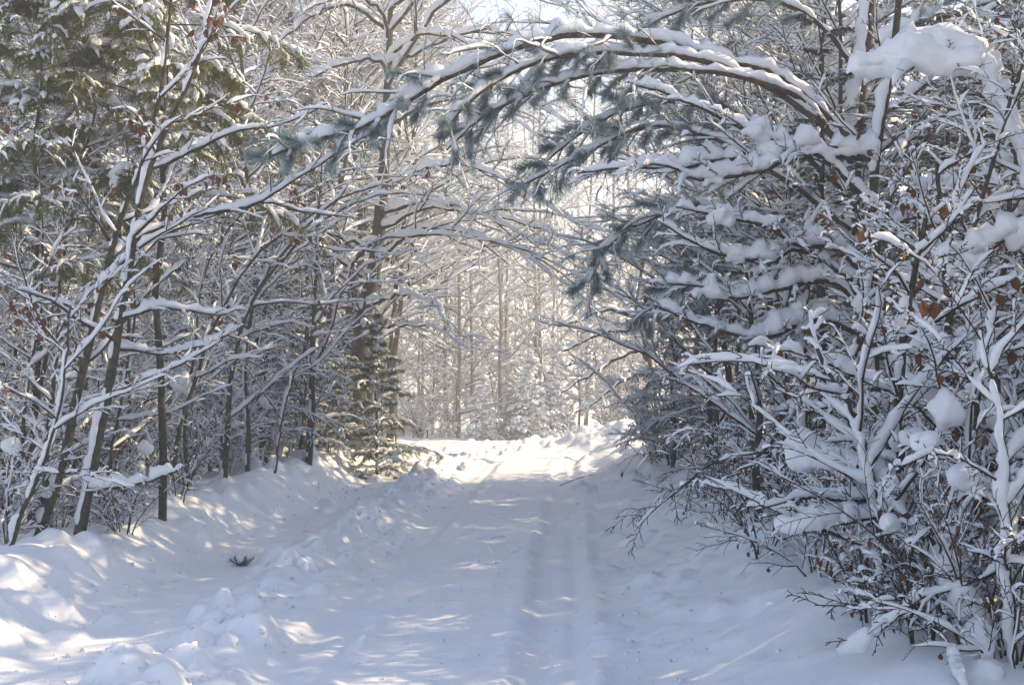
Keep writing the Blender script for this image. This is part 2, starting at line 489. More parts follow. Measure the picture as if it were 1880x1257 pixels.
def broadleaf(H, r, k1, k2, k3, k4=0, lean=0.05, t0=0.12, ratio=0.32, hs=1.0, cover=0.8, bark_m='beech', nleaf=0, ang=1.15, up=0.35, droop=0.35, crook=0.03, l3=0.4, trunk_snow=0.35, sub=1, twig_m='twig'):
    n = 12
    z = np.linspace(0, 1, n)
    dirx, diry = rng.normal(0, lean, 2)
    wob = np.cumsum(rng.normal(0, crook, (n, 2)), 0) * H / n * 2
    P = np.stack([dirx * H * z ** 1.4 + wob[:, 0], diry * H * z ** 1.4 + wob[:, 1], H * z - 0.25], -1)[None]
    P[:, 0, :2] = 0
    R = (r * (1 - 0.86 * z) ** 0.9 + 0.002)[None]; R[0, 0] *= 1.35
    P1, R1, _ = grow(P, R, k1, t0, 0.99, ratio, ang, 8, up=up, droop=droop, jit=0.10, flat=0.0, rr=0.5, taper=0.55)
    P2, R2, _ = grow(P1, R1, k2, 0.12, 1.0, 0.42, 0.8, 6, up=0.15, droop=0.25, jit=0.12, flat=0.75, taper=0.45)
    P3, R3, _ = grow(P2, R2, k3, 0.1, 1.0, l3, 0.8, 4, up=0.1, droop=0.2, jit=0.14, flat=0.7, rmin=0.0035)
    tub = [tubes(P1, R1, 5), tubes(P2, R2, 4), tubes(P3, R3, 3)]
    sn = [snow(P1, R1, hs, 0.5, cover, 5, 2), snow(P2, R2, hs, 0.55, cover, 4, sub), snow(P3, R3, hs * 0.8, 0.5, cover - 0.1, 4)]
    last = P3
    if k4:
        P4, R4, _ = grow(P3, R3, k4, 0.15, 1.0, 0.5, 0.8, 4, up=0.1, droop=0.2, jit=0.15, flat=0.6, rmin=0.0035)
        tub.append(tubes(P4, R4, 3)); sn.append(snow(P4, R4, hs, 0.6, cover - 0.12, 4)); last = P4
    out = [('trunk', make_mesh('trunk', [tubes(P, R, 9, 0.03)], bark_m), None),
           ('crown', make_mesh('crown', tub, twig_m), None),
           ('snow', make_mesh('snow', sn + [snow(P, R, hs * 1.0, 0.5, trunk_snow, 5, 3)], 'snow'), 'stuff')]
    if nleaf:
        out.append(('leaves', make_mesh('leaves', [leaves(leaf_positions(last, nleaf), 0.06)], 'leaf'), 'stuff'))
    return out

def conifer(H, r, whorls, per, hs=1.0, needle_m='dark', L0=0.32, droop=0.9, cover=0.85, nl=0.05, k2=9, t0=0.08, wide=1.0, nper=5):
    n = 12; z = np.linspace(0, 1, n)
    P = np.stack([rng.normal(0, 0.012, n) * H * 0.4, rng.normal(0, 0.012, n) * H * 0.4, H * z - 0.2], -1)[None]; P[:, 0, :2] = 0
    R = (r * (1 - 0.93 * z) + 0.003)[None]
    P1, R1, _ = grow(P, R, whorls * per, t0, 0.985, L0, 1.35, 8, up=0.15, droop=droop, jit=0.07, flat=0, rr=0.4, taper=0.82)
    P2, R2, _ = grow(P1, R1, k2, 0.15, 1.0, 0.45, 0.85, 6, up=0.0, droop=droop * 1.1, jit=0.10, flat=0.85, taper=0.55)
    P3, R3, _ = grow(P2, R2, 4, 0.15, 1.0, 0.5, 0.7, 4, droop=droop * 1.3, jit=0.15, flat=0.6, taper=0.4)
    nd = [needles(P2, nper, nl, 0.006, 1.0, 0.35), needles(P3, nper + 2, nl, 0.006, 1.0, 0.45), needles(P1[:, 3:], nper + 3, nl, 0.006, 1.0, 0.2)]
    sn = [snow(P1, R1, hs * 1.1, 0.6 * wide, cover, 5, 2, 0.02), snow(P2, R2, hs, 0.75 * wide, cover, 4, 1, 0.015), snow(P3, R3, hs * 0.9, 0.8 * wide, cover - 0.1, 4, 1, 0.008)]
    return [('trunk', make_mesh('trunk', [tubes(P, R, 8, 0.03)], 'beech'), None),
            ('crown', make_mesh('crown', [tubes(P1, R1, 4), tubes(P2, R2, 3)], 'twig'), None),
            ('needles', make_mesh('needles', nd, needle_m), 'stuff'),
            ('snow', make_mesh('snow', sn, 'snow'), 'stuff')]

def shrub(H, stems, k2, k3, hs=1.0, cover=0.68, nleaf=0, spread=0.55, nblob=0):
    a = rng.random(stems) * 6.28
    P, R = [], []
    n = 8
    for q in range(stems):
        d = np.array([math.cos(a[q]), math.sin(a[q]), 0.0])
        L = H * rng.uniform(0.6, 1.15); b = spread * rng.uniform(0.3, 1.4)
        z = np.linspace(0, 1, n)[:, None]
        p = d * (0.08 + b * L * z ** 1.6) + np.array([0, 0, 1.0]) * (L * (z - 0.22 * b * z ** 2.5)) + np.cumsum(rng.normal(0, 0.012, (n, 3)), 0) * L
        p[:, 2] -= 0.15
        P.append(p); R.append((0.006 + 0.004 * H) * (1 - 0.75 * z[:, 0]))
    P, R = np.array(P), np.array(R)
    P2, R2, _ = grow(P, R, k2, 0.15, 1.0, 0.4, 0.85, 6, up=0.2, droop=0.4, jit=0.14, flat=0.3)
    P3, R3, _ = grow(P2, R2, k3, 0.15, 1.0, 0.45, 0.8, 4, up=0.1, droop=0.3, jit=0.16, flat=0.5, rmin=0.0035)
    sn = [snow(P, R, hs, 0.55, cover, 5, 2), snow(P2, R2, hs * 1.1, 0.6, cover, 5), snow(P3, R3, hs, 0.6, cover - 0.1, 4)]
    if nblob:
        c = leaf_positions(P2, nblob); sn.append(blobs(c + np.array([0, 0, 0.02]), rng.uniform(0.04, 0.11, nblob), 0.8))
    out = [('stem', make_mesh('stem', [tubes(P[q:q + 1], R[q:q + 1], 6)], 'beech'), None) for q in range(stems)]
    out += [('twigs', make_mesh('twigs', [tubes(P2, R2, 4), tubes(P3, R3, 3)], 'twig'), 'stuff'),
            ('snow', make_mesh('snow', sn, 'snow'), 'stuff')]
    if nleaf:
        out.append(('leaves', make_mesh('leaves', [leaves(leaf_positions(P3, nleaf), 0.06)], 'leaf'), 'stuff'))
    return out

SP = {
    'sapling': [broadleaf(H, 0.035, 26, 8, 6, lean=0.10, ratio=0.34, hs=1.2, nleaf=nl, cover=0.8) for H, nl in ((4.6, 220), (5.6, 80), (6.4, 260), (5.0, 0))],
    'tall': [broadleaf(H, r, 28, 9, 6, 1, lean=0.04, t0=0.2, ratio=0.30, hs=1.25, cover=0.82, crook=0.035) for H, r in ((13.0, 0.13), (15.5, 0.16))],
    'slender': [broadleaf(H, r, 30, 9, 7, lean=0.06, t0=0.25, ratio=0.36, hs=1.3, cover=0.8, crook=0.04, ang=1.0, up=0.25, droop=0.6) for H, r in ((9.5, 0.055), (11.0, 0.065))],
    'thicket': [broadleaf(H, 0.035, 26, 9, 7, lean=0.12, ratio=0.36, hs=1.35, nleaf=nl, cover=0.52, crook=0.05, droop=0.5) for H, nl in ((5.2, 160), (6.2, 60))],
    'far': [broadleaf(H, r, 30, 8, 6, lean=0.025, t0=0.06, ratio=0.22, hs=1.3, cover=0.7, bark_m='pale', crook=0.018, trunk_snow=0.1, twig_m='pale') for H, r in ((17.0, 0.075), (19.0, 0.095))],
    'spruce': [conifer(7.5, 0.09, 11, 5, hs=1.0, needle_m='dark', cover=0.66, nl=0.07, nper=7)],
    'hanging_conifer': [conifer(8.0, 0.035, 11, 6, hs=1.4, wide=1.15, needle_m='green', cover=0.52, nl=0.11, nper=6, t0=0.36, droop=1.2, L0=0.26)],
    'young_fir': [conifer(3.4, 0.03, 9, 5, hs=1.3, needle_m='green', L0=0.34, cover=0.66, nl=0.10, nper=6, k2=6, t0=0.04, droop=0.75)],
    'small_spruce': [conifer(2.9, 0.03, 9, 6, hs=2.0, needle_m='frost', L0=0.36, cover=1.0, k2=8, t0=0.03, wide=1.3, nper=3)],
    'big_pine': [conifer(11.0, 0.15, 9, 4, hs=1.2, cover=0.58, needle_m='dark', nper=6, L0=0.26, droop=0.45, nl=0.09, k2=10, t0=0.22, wide=1.3)],
    'bare_shrub': [shrub(1.7, 8, 9, 8, 0.9, cover=0.42, nleaf=60, spread=0.8), shrub(1.2, 8, 9, 8, 1.0, cover=0.45, nleaf=20, spread=0.9)],
    'shrub': [shrub(1.5, 10, 8, 7, 1.2, nleaf=160, nblob=6), shrub(2.2, 11, 8, 7, 1.2, nleaf=90, nblob=8), shrub(1.1, 8, 6, 5, 1.3, nblob=5)],
}

def place(kind, var, x, y, label, category, name, group=None, rotz=None, scale=1.0, sink=0.0):
    parts = SP[kind][var % len(SP[kind])]
    t = thing(name, (x, y, hgt(x, y) - sink), label, category, group, rng.random() * 6.28 if rotz is None else rotz, scale)
    for nm, me, kd in parts:
        obj(nm, me, t, kd)
    return t

# ------------------------------------------------------------------ trees read off the photo
def hero(name, label, category, trunk, boughs, trunk_m='beech', bough_name='bough', tsnow=0.45, twind=1.4, ths=1.0, nleaf=0, leaf_real=False, group=None):
    """trunk: (P,R); boughs: list of dicts with P,R and growth settings. Every bough is a part, its snow a sub-part."""
    base = trunk[0][0, 0]
    t = thing(name, tuple(base), label, category, group)
    off = np.array(base)
    P, R = trunk[0] - off, trunk[1]
    tr = obj('trunk', make_mesh('trunk', [tubes(P, R, 10, 0.03)], trunk_m), t)
    snow_part([snow(P, R, ths, 0.55, tsnow, 7, 4, wind=twind)], tr)
    allp = []
    for b in boughs:
        bp, br = b['P'] - off, b['R']
        hs, cov = b.get('hs', 1.0), b.get('cover', 0.85)
        k2, k3, k4 = b.get('k', (8, 5, 0)); k2, k3 = int(k2 * 1.2), int(k3 * 1.2)
        tub = [tubes(bp, br, 7, 0.03)]
        sn = [snow(bp, br, hs, b.get('ws', 0.5), cov, 7 if bp.shape[1] > 9 else 5, 3 if bp.shape[1] > 9 else 2, b.get('extra', 0.0))]; clump = []
        shoots = bp
        if k2:
            P2, R2, _ = grow(bp, br, k2, b.get('t0', 0.15), 1.0, b.get('ratio', 0.3), b.get('ang', 0.75), 7, up=b.get('up', 0.1), droop=b.get('droop', 0.3), jit=0.10, flat=b.get('flat', 0.6), taper=0.5, Labs=b.get('L2'))
            tub.append(tubes(P2, R2, 4)); sn.append(snow(P2, R2, hs * b.get('h2', 0.75), 0.42, cov - 0.15, 5)); shoots = P2
            if k3:
                P3, R3, _ = grow(P2, R2, k3, 0.15, 1.0, b.get('ratio3', 0.42), 0.75, 4, up=0.1, droop=b.get('droop', 0.3), jit=0.13, flat=0.5, rmin=0.0035)
                tub.append(tubes(P3, R3, 3)); sn.append(snow(P3, R3, hs * b.get('h3', 0.5), 0.5, cov - 0.36, 4)); shoots = P3
                if k4:
                    P4, R4, _ = grow(P3, R3, k4, 0.2, 1.0, 0.5, 0.75, 4, droop=b.get('droop', 0.3), jit=0.15, flat=0.4, rmin=0.002)
                    tub.append(tubes(P4, R4, 3)); sn.append(snow(P4, R4, hs * 0.8, 0.55, cov - 0.25, 4)); shoots = P4
        allp.append(shoots)
        bo = obj(bough_name, make_mesh(bough_name, tub, b.get('m', 'twig')), t)
        for (fx, rad) in b.get('lumps', []):
            i = fx * (bp.shape[1] - 1); j = int(min(i, bp.shape[1] - 2))
            c = bp[0, j] + (bp[0, j + 1] - bp[0, j]) * (i - j) + np.array([0, 0, rad * 0.45])
            m = 11
            al = nrm(bp[0, j + 1] - bp[0, j]); al = al * np.array([1, 1, 0.8])
            q = rng.normal(0, 1, (m, 1)); q[0] = 0
            cs = c + al * q * rad * 0.75 + rng.normal(0, rad * 0.30, (m, 3)) + np.array([0, 0, -1.0]) * np.abs(q) * rad * 0.25
            cs[1:4, 2] -= rad * 0.55
            clump.append(blobs(cs, rad * rng.uniform(0.45, 0.9, m), 0.9, 0.2))
        if clump:
            co = obj('snow_clump', make_mesh('snow_clump', clump, 'snow'), bo, 'stuff')
            md = co.modifiers.new('fuse', 'REMESH'); md.mode = 'VOXEL'; md.voxel_size = 0.02; md.use_smooth_shade = True
            sm = co.modifiers.new('settle', 'SMOOTH'); sm.factor = 0.6; sm.iterations = 22
        if b.get('brush'):
            kb, tb0, Lb, dr = b['brush']
            PB, RB, _ = grow(bp, br, kb, tb0, 1.0, 0, 0.75, 10, droop=dr, jit=0.06, flat=0.2, Labs=Lb, taper=0.25, rmin=0.004)
            obj('shoots', make_mesh('shoots', [tubes(PB, RB, 4)], b.get('m', 'twig')), bo, 'stuff')
            obj('needle_brushes', make_mesh('needle_brushes', [needles(PB[:, 2:], 60, 0.11, 0.005, 0.85, 0.12, 0.75)], 'frost'), bo, 'stuff')
            sn.append(snow(PB[:, :7], RB[:, :7], 1.0, 0.8, 0.55, 5, 1, 0.012))
        if b.get('tuft'):
            nl, per, mat = b['tuft']
            tp = b.get('tuft_on', 'shoots')
            src = shoots if tp == 'shoots' else P2
            nb = max(1, int(src.shape[1] * 0.5))
            obj('needles', make_mesh('needles', [needles(src[:, -nb:], per, nl, 0.0042, 0.9, b.get('ndroop', 0.25), 0.75)], mat), bo, 'stuff')
        snow_part(sn, bo)
    if nleaf:
        pos = leaf_positions(np.concatenate([a.reshape(-1, 3) for a in allp])[None], nleaf)
        if leaf_real:
            for p in pos:
                l = obj('leaf', LEAF_ME, t); l.location = tuple(p)
                l.rotation_euler = (rng.normal(0, .4), rng.normal(0, .4), rng.random() * 6.28)
                s = 0.07 * rng.uniform(0.6, 1.25); l.scale = (s, s, s)
        else:
            obj('leaves', make_mesh('leaves', [leaves(pos, 0.06)], 'leaf'), t, 'stuff')
    return t

def auto(trunk, k, L, t0=0.2, ang=1.1, hs=1.0, cover=0.8, kk=(6, 5, 0), up=0.3, droop=0.4, bias=None, **kw):
    """boughs grown on a trunk, one dict each"""
    P1, R1, _ = grow(trunk[0], trunk[1], k, t0, 0.98, 0, ang, 9, up=up, droop=droop, jit=0.10, flat=0.0, rr=0.5, taper=0.4, Labs=L, bias=bias)
    return [dict(P=P1[i:i + 1], R=R1[i:i + 1], hs=hs, cover=cover, k=kk, **kw) for i in range(k)]

# ---- left: the pair of leaning beeches
tA = pxcurve([(60, 1020), (112, 860), (150, 690), (195, 500), (228, 385), (258, 310), (285, 210), (305, 90), (320, -60)], 10.7, 26, 0.088, 0.025)
bA = [dict(P=p, R=r, hs=1.0, k=(7, 5, 0), ratio=0.22, cover=0.8) for p, r in (
    pxcurve([(256, 318), (330, 290), (420, 246), (520, 228), (600, 190)], (10.7, 11.3), 16, 0.032, 0.009),
    pxcurve([(200, 480), (250, 430), (310, 330), (350, 240)], (10.7, 12.0), 12, 0.024, 0.008),
    pxcurve([(150, 690), (90, 610), (60, 560), (20, 420)], (10.7, 10.2), 12, 0.024, 0.008),
    pxcurve([(170, 600), (120, 560), (60, 552), (-30, 500)], (10.7, 10.4), 12, 0.022, 0.008))]
bA += auto(tA, 9, 1.5, 0.3, hs=1.1, kk=(6, 5, 0))
hero('leaning_beech', 'slim leaning beech with forked top, leftmost of the close leaning pair on the bank', 'tree', tA, bA, nleaf=30, leaf_real=True, tsnow=0.38, twind=1.0, ths=0.8)
tB = pxcurve([(140, 1005), (180, 810), (215, 620), (240, 480), (263, 345), (300, 250), (360, 120), (400, -40)], 10.5, 26, 0.10, 0.022)
bB = [dict(P=p, R=r, hs=h, k=kk, ratio=0.22, cover=c) for p, r, h, kk, c in (
    (*pxcurve([(250, 440), (300, 415), (372, 394), (467, 376), (540, 330), (620, 281), (700, 235)], (10.5, 11.2), 20, 0.034, 0.009), 1.0, (9, 5, 0), .7),
    (*pxcurve([(238, 500), (290, 440), (360, 408), (480, 372), (560, 390), (660, 400)], (10.5, 12), 18, 0.028, 0.008), 1.0, (9, 5, 0), .7),
    (*pxcurve([(222, 585), (290, 566), (350, 572), (405, 578), (450, 560)], (10.5, 11), 14, 0.024, 0.008), 1.5, (6, 5, 0), .95),
    (*pxcurve([(212, 640), (250, 644), (300, 650), (388, 630), (440, 600)], (10.5, 11.2), 14, 0.024, 0.008), 1.5, (6, 5, 0), .95),
    (*pxcurve([(165, 897), (222, 893), (266, 885), (322, 866)], (10.5, 10.3), 12, 0.035, 0.012), 2.0, (4, 5, 0), 1.0))]
bB += auto(tB, 8, 1.4, 0.25, hs=1.1)
hero('leaning_beech', 'thicker leaning beech with mossy trunk and a low snow-heaped bough, right of the leaning pair', 'tree', tB, bB, nleaf=130, leaf_real=True, tsnow=0.38, twind=1.0, ths=0.8)

# ---- left: thin stems at the picture edge and along the bank
stems = [
    ([(9, 1032), (46, 932), (74, 862), (95, 800), (118, 700), (130, 560)], 9.8, .055, 'thin dark beech sapling leaning out of the bank at the far left edge'),
    ([(28, 1000), (38, 850), (51, 700), (68, 615), (80, 480), (70, 300)], 11.6, .055, 'crooked dark sapling just behind the far left leaning sapling'),
    ([(66, 985), (62, 900), (66, 775), (86, 640), (97, 560), (110, 470), (150, 300), (190, 150)], 12.2, .07, 'upright beech sapling behind the pair of leaning beeches, trunk curving right'),
    ([(130, 960), (138, 850), (140, 700), (128, 560), (100, 400)], 13.0, .06, 'slim sapling seen between the two leaning beech trunks'),
    ([(182, 985), (196, 900), (215, 780), (245, 600), (250, 450)], 12.8, .055, 'slim sapling just right of the thicker leaning beech'),
    ([(345, 900), (340, 780), (358, 640), (372, 520), (420, 420), (520, 330)], 14.0, .05, 'wavy sapling standing alone right of the leaning beeches, bending over the bank'),
    ([(322, 885), (326, 800), (358, 700), (392, 600), (470, 470), (580, 390)], 13.2, .065, 'sapling with a bent trunk and long twig reaching over the lane'),
    ([(412, 885), (418, 780), (430, 660), (470, 540), (560, 430)], 15.5, .10, 'short stout beech trunk half hidden by snowy twigs along the left bank'),
    ([(455, 872), (456, 790), (450, 660), (480, 520), (600, 380), (720, 330)], 16.5, .09, 'darker beech trunk behind the short stout one on the left bank'),
    ([(505, 868), (512, 800), (540, 690), (600, 560), (690, 470)], 16.8, .05, 'thin sapling leaning right beside the snowy spruces on the left'),
    ([(566, 858), (572, 760), (574, 640), (580, 480), (590, 300)], 19.0, .14, 'straight dark pole-like trunk at the bank edge left of the big fir-skirted tree'),
    ([(548, 850), (556, 770), (562, 650), (550, 500)], 19.6, .08, 'thin trunk leaning beside the straight dark pole-like trunk'),
]
for pix, Yd, w, lab in stems:
    tr = pxcurve(pix, Yd, 20, w * 0.78, w * 0.25, 0.006)
    L = 1.3 if Yd < 14 else 2.0
    hero('beech_sapling', lab, 'tree', tr, auto(tr, 9, L, 0.22, hs=1.15, cover=0.85, kk=(6, 5, 0)), nleaf=34 if Yd < 14 else 60, leaf_real=Yd < 14, tsnow=0.35, twind=0.9)

# ---- left middle: the big trunk at the road with its arching limbs
tC = pxcurve([(640, 842), (652, 760), (660, 650), (668, 580), (686, 500), (700, 380), (708, 240), (716, 60), (720, -120)], 23.5, 22, 0.40, 0.05)
arch = [
    [(668, 585), (640, 500), (700, 440), (800, 432), (900, 440), (1000, 475), (1090, 520), (1150, 560)],
    [(690, 480), (760, 425), (850, 425), (950, 462), (1040, 520), (1100, 590)],
    [(700, 420), (780, 385), (880, 390), (980, 420), (1080, 455), (1180, 475)],
    [(705, 390), (800, 370), (900, 400), (1010, 455), (1110, 490)],
    [(715, 340), (820, 300), (930, 330), (1040, 400), (1130, 430)],
    [(680, 520), (600, 470), (520, 480), (430, 540), (380, 600)],
    [(670, 570), (610, 560), (540, 520), (450, 540)],
    [(690, 470), (610, 430), (540, 440), (470, 500)],
    [(706, 280), (640, 240), (540, 260), (460, 330)],
    [(710, 230), (830, 180), (930, 210), (1020, 280)],
    [(713, 150), (690, 110), (600, 130), (520, 190)],
    [(713, 120), (860, 60), (960, 70), (1060, 130)],
    [(668, 600), (720, 600), (790, 600), (860, 640)],
    [(672, 560), (740, 540), (800, 560), (830, 610)],
    [(712, 160), (800, 20), (900, -30), (1010, 0), (1110, 70)],
    [(714, 60), (820, -60), (940, -70), (1060, -20), (1180, 60)],
    [(713, 110), (790, 60), (880, 90), (960, 150), (1040, 230)],
    [(714, 20), (860, -90), (1000, -110), (1130, -50), (1240, 20)],
    [(712, 200), (790, 130), (880, 140), (980, 190), (1090, 250)],
    [(714, 60), (640, 10), (560, 40), (480, 110)],
    [(714, 80), (700, 20), (640, -10), (560, 20)],
]
bC = []
for a in arch:
    p, r = pxcurve(a, (23.5, 20.5 if a[-1][0] > a[0][0] else 22), 18, 0.075, 0.014, 0.02)
    bC.append(dict(P=p, R=r, hs=1.4, k=(10, 5, 2), ratio=0.34, cover=0.85, droop=0.35, flat=0.65, ratio3=0.45))
hero('arching_beech', 'big dark-trunked beech by the road whose snowy limbs arch over the way', 'tree', tC, bC, nleaf=70, tsnow=0.25)
tC2 = pxcurve([(597, 845), (600, 800), (612, 740), (640, 640), (650, 500)], 24.5, 12, 0.36, 0.2)
hero('forked_trunk', 'stout brown trunk splitting low, just left of the arching beech', 'tree', tC2, auto(tC2, 8, 2.2, 0.4, hs=1.3), tsnow=0.2)

# ---- left: conifers
def gx_of(px, Yd): return (px - 940) / FPX * Yd
place('young_fir', 0, gx_of(692, 21.6), 21.6, 'yellow-green sunlit young fir skirting the arching beech trunk', 'tree', 'young_fir', scale=0.85)
place('young_fir', 0, gx_of(632, 22.4), 22.4, 'low green fir left of the arching beech trunk, branches to the snow', 'tree', 'young_fir', scale=0.65)
place('spruce', 0, gx_of(560, 20.5), 20.5, 'snow-draped spruce with drooping fronds behind the pole-like trunk', 'tree', 'snowy_spruce', scale=0.62)
place('spruce', 0, gx_of(480, 18.5), 18.8, 'snow-draped spruce half hidden behind the stout beech trunks on the left', 'tree', 'snowy_spruce', scale=0.55)
place('hanging_conifer', 0, gx_of(300, 12.4), 12.4, 'tall conifer with hanging sunlit green foliage at the upper left', 'tree', 'hanging_conifer', scale=1.1)
place('hanging_conifer', 1, gx_of(60, 12.0), 12.0, 'green-brown conifer with twiggy dark boughs in the top left corner', 'tree', 'hanging_conifer', scale=0.85)

# ---- right: the pine that reaches across the road
tP = pxcurve([(1575, 1040), (1570, 900), (1562, 700), (1560, 450), (1570, 250), (1590, 60), (1600, -150)], 12.2, 24, 0.20, 0.12)
pine_b = [
    (pxcurve([(1566, 260), (1440, 150), (1290, 100), (1180, 74), (1080, 64), (990, 76), (900, 108), (800, 155), (720, 205), (650, 238), (570, 262), (500, 285)], (12.0, 10.0), 40, 0.085, 0.02), 1.5, (12, 4, 0), 0.16, 1.0),
    (pxcurve([(1566, 280), (1430, 170), (1290, 112), (1150, 100), (1020, 106), (930, 140), (860, 188), (815, 240)], (12.0, 10.4), 30, 0.07, 0.018), 1.3, (10, 4, 0), 0.22, 1.0),
    (pxcurve([(1564, 300), (1480, 190), (1390, 150), (1280, 130), (1150, 130), (1040, 147), (950, 182), (880, 220), (820, 275)], (12.0, 10.6), 30, 0.065, 0.018), 1.2, (12, 4, 0), 0.22, 1.0),
    (pxcurve([(1562, 420), (1440, 330), (1300, 250), (1180, 235), (1060, 290), (960, 340)], (12.0, 11), 26, 0.055, 0.015), 1.1, (12, 5, 0), 0.25, .9),
    (pxcurve([(1562, 360), (1440, 260), (1320, 200), (1200, 190), (1090, 230), (1000, 300)], (12.2, 11.4), 26, 0.055, 0.015), 1.1, (12, 5, 0), 0.25, .9),
    (pxcurve([(1560, 520), (1430, 430), (1310, 380), (1200, 400), (1120, 450), (1080, 520)], (12.2, 12.2), 26, 0.05, 0.014), 1.2, (11, 5, 0), 0.25, .9),
    (pxcurve([(1580, 140), (1500, 40), (1400, 0), (1280, 10), (1180, 50)], (12.2, 12.0), 22, 0.06, 0.015), 1.3, (10, 5, 0), 0.3, .9),
    (pxcurve([(1560, 560), (1450, 520), (1330, 500), (1230, 540), (1180, 600)], (12.4, 13), 22, 0.05, 0.014), 1.2, (10, 5, 0), 0.3, .9),
    (pxcurve([(1580, 160), (1660, 60), (1760, 30), (1880, 60)], (12.2, 11), 18, 0.06, 0.015), 1.8, (9, 5, 0), 0.35, .95),
]
BR = [(16, 0.72, 0.46, 0.1), (14, 0.5, 0.4, 0.7), (14, 0.5, 0.4, 0.7), (16, 0.35, 0.38, 0.6), (14, 0.35, 0.38, 0.6), (16, 0.35, 0.4, 0.6), (12, 0.3, 0.4, 0.5), (14, 0.3, 0.4, 0.5), (10, 0.3, 0.4, 0.5)]
bP = []
for q, ((p, r), hs, kk, ra, cv) in enumerate(pine_b):
    bP.append(dict(brush=BR[q], P=p, R=r, hs=hs, k=kk, ratio=ra, cover=cv, t0=0.38, m='pine', tuft=(0.085, 20, 'frost'), droop=0.5, flat=0.55, ang=0.7, h2=0.7, h3=0.45, ratio3=0.6))
hero('arching_pine', 'frosty pine whose thick snow-loaded boughs reach across the road from the thicket', 'tree', tP, bP, trunk_m='pine', tsnow=0.5)

# ---- right: beech with level snowy boughs
tR = pxcurve([(1645, 1120), (1630, 950), (1612, 760), (1600, 560), (1608, 300), (1640, 100), (1660, -100)], 10.6, 24, 0.11, 0.05)
rb = [
    [(1610, 290), (1505, 286), (1407, 254), (1372, 240), (1247, 183), (1167, 156)],
    [(1608, 300), (1520, 270), (1452, 277), (1314, 296), (1247, 312), (1171, 307), (1060, 318)],
    [(1604, 380), (1520, 300), (1460, 290), (1390, 316), (1287, 332), (1238, 308), (1180, 300)],
    [(1600, 520), (1537, 460), (1461, 450), (1407, 415), (1309, 396), (1240, 380)],
    [(1600, 540), (1470, 459), (1416, 482), (1350, 473), (1292, 455), (1207, 405)],
    [(1602, 600), (1532, 521), (1416, 535), (1345, 549), (1300, 527), (1220, 520)],
    [(1602, 620), (1500, 590), (1400, 620), (1300, 600), (1200, 560)],
    [(1604, 450), (1680, 380), (1760, 330), (1860, 300)],
    [(1604, 560), (1690, 520), (1790, 475), (1850, 420), (1900, 360)],
]
bR = [dict(P=p, R=r, hs=2.3, lumps=[(rng.uniform(0.3, 0.8), rng.uniform(0.045, 0.075))], k=(10, 6, 0), ratio=0.26, cover=.88, droop=0.35) for p, r in (pxcurve(a, (10.6, 10.2), 22, 0.05, 0.012) for a in rb)]
hero('thicket_beech', 'beech in the right thicket with level snow-piled boughs stretching left', 'tree', tR, bR + auto(tR, 8, 1.6, 0.2, hs=1.8), nleaf=60, leaf_real=True, tsnow=0.6)

# ---- right: bent and broken saplings loaded with snow
def bent(pix, Yd, w, label, hs=2.0, k=(8, 5, 0), cover=.84, lumps=(), nleaf=0, ratio=0.22, extra=0.0, droop=0.35, ang=0.75, leafreal=True, more=()):
    """pix runs from root to tip; the lower fifth is the trunk part, the rest the bough"""
    P, R = pxcurve(pix, Yd, 34, w, w * 0.22)
    g = hgt(P[0, 0, 0], P[0, 0, 1])
    if P[0, 0, 2] > g - 0.1:                      # run the foot down into the snow
        P, R = curve(np.vstack([[P[0, 0, 0] + 0.05, P[0, 0, 1] + 0.1, g - 0.15], P[0, 1::3]]), 38, w / 2, w * 0.11)
    c = 10
    bo = [dict(P=P[:, c - 1:], R=R[:, c - 1:], hs=hs, k=k, cover=cover, lumps=list(lumps), ratio=ratio, extra=extra, droop=droop, ang=ang)]
    for pp, yy, ww, hh, lu in more:
        p2, r2 = pxcurve(pp, yy, 20, ww, ww * 0.25)
        bo.append(dict(P=p2, R=r2, hs=hh, k=k, cover=cover, ratio=ratio, lumps=list(lu)))
    return hero('bent_sapling', label, 'tree', (P[:, :c], R[:, :c]), bo, nleaf=nleaf, leaf_real=leafreal, ths=hs * 0.8, tsnow=0.6)

bent([(1960, 1150), (1950, 800), (1930, 500), (1895, 330), (1850, 215), (1795, 120), (1725, 105), (1650, 122), (1555, 138)], (7.6, 8.2), 0.09,
     'arched sapling buried under huge snow clumps in the top right corner', hs=2.4, k=(6, 4, 0), lumps=[(0.6, .07), (0.66, .085), (0.72, .1), (0.79, .09), (0.85, .11), (0.91, .08), (0.96, .06)], extra=0.05)
bent([(1990, 1100), (1970, 800), (1930, 560), (1880, 430), (1790, 476), (1728, 487), (1660, 492)], (7.4, 8.0), 0.06, 'sapling bowing in at the right edge with a thick snow roll mid-height', hs=2.2, lumps=[(0.75, .09), (0.9, .07)], extra=0.03)
bent([(2000, 1150), (1960, 850), (1880, 676), (1822, 664), (1732, 657), (1642, 640), (1563, 600)], (7.4, 8.0), 0.06, 'long level snow-capped sapling across the middle of the right thicket', hs=2.3, lumps=[(0.55, .08)], extra=0.03)
bent([(2010, 1150), (1980, 900), (1880, 825), (1768, 766), (1672, 733), (1569, 690), (1473, 650), (1383, 628)], (7.0, 7.6), 0.05, 'thin straight snow-lined sapling slanting up to the left through the right thicket', hs=2.3, k=(10, 5, 0), extra=0.025)
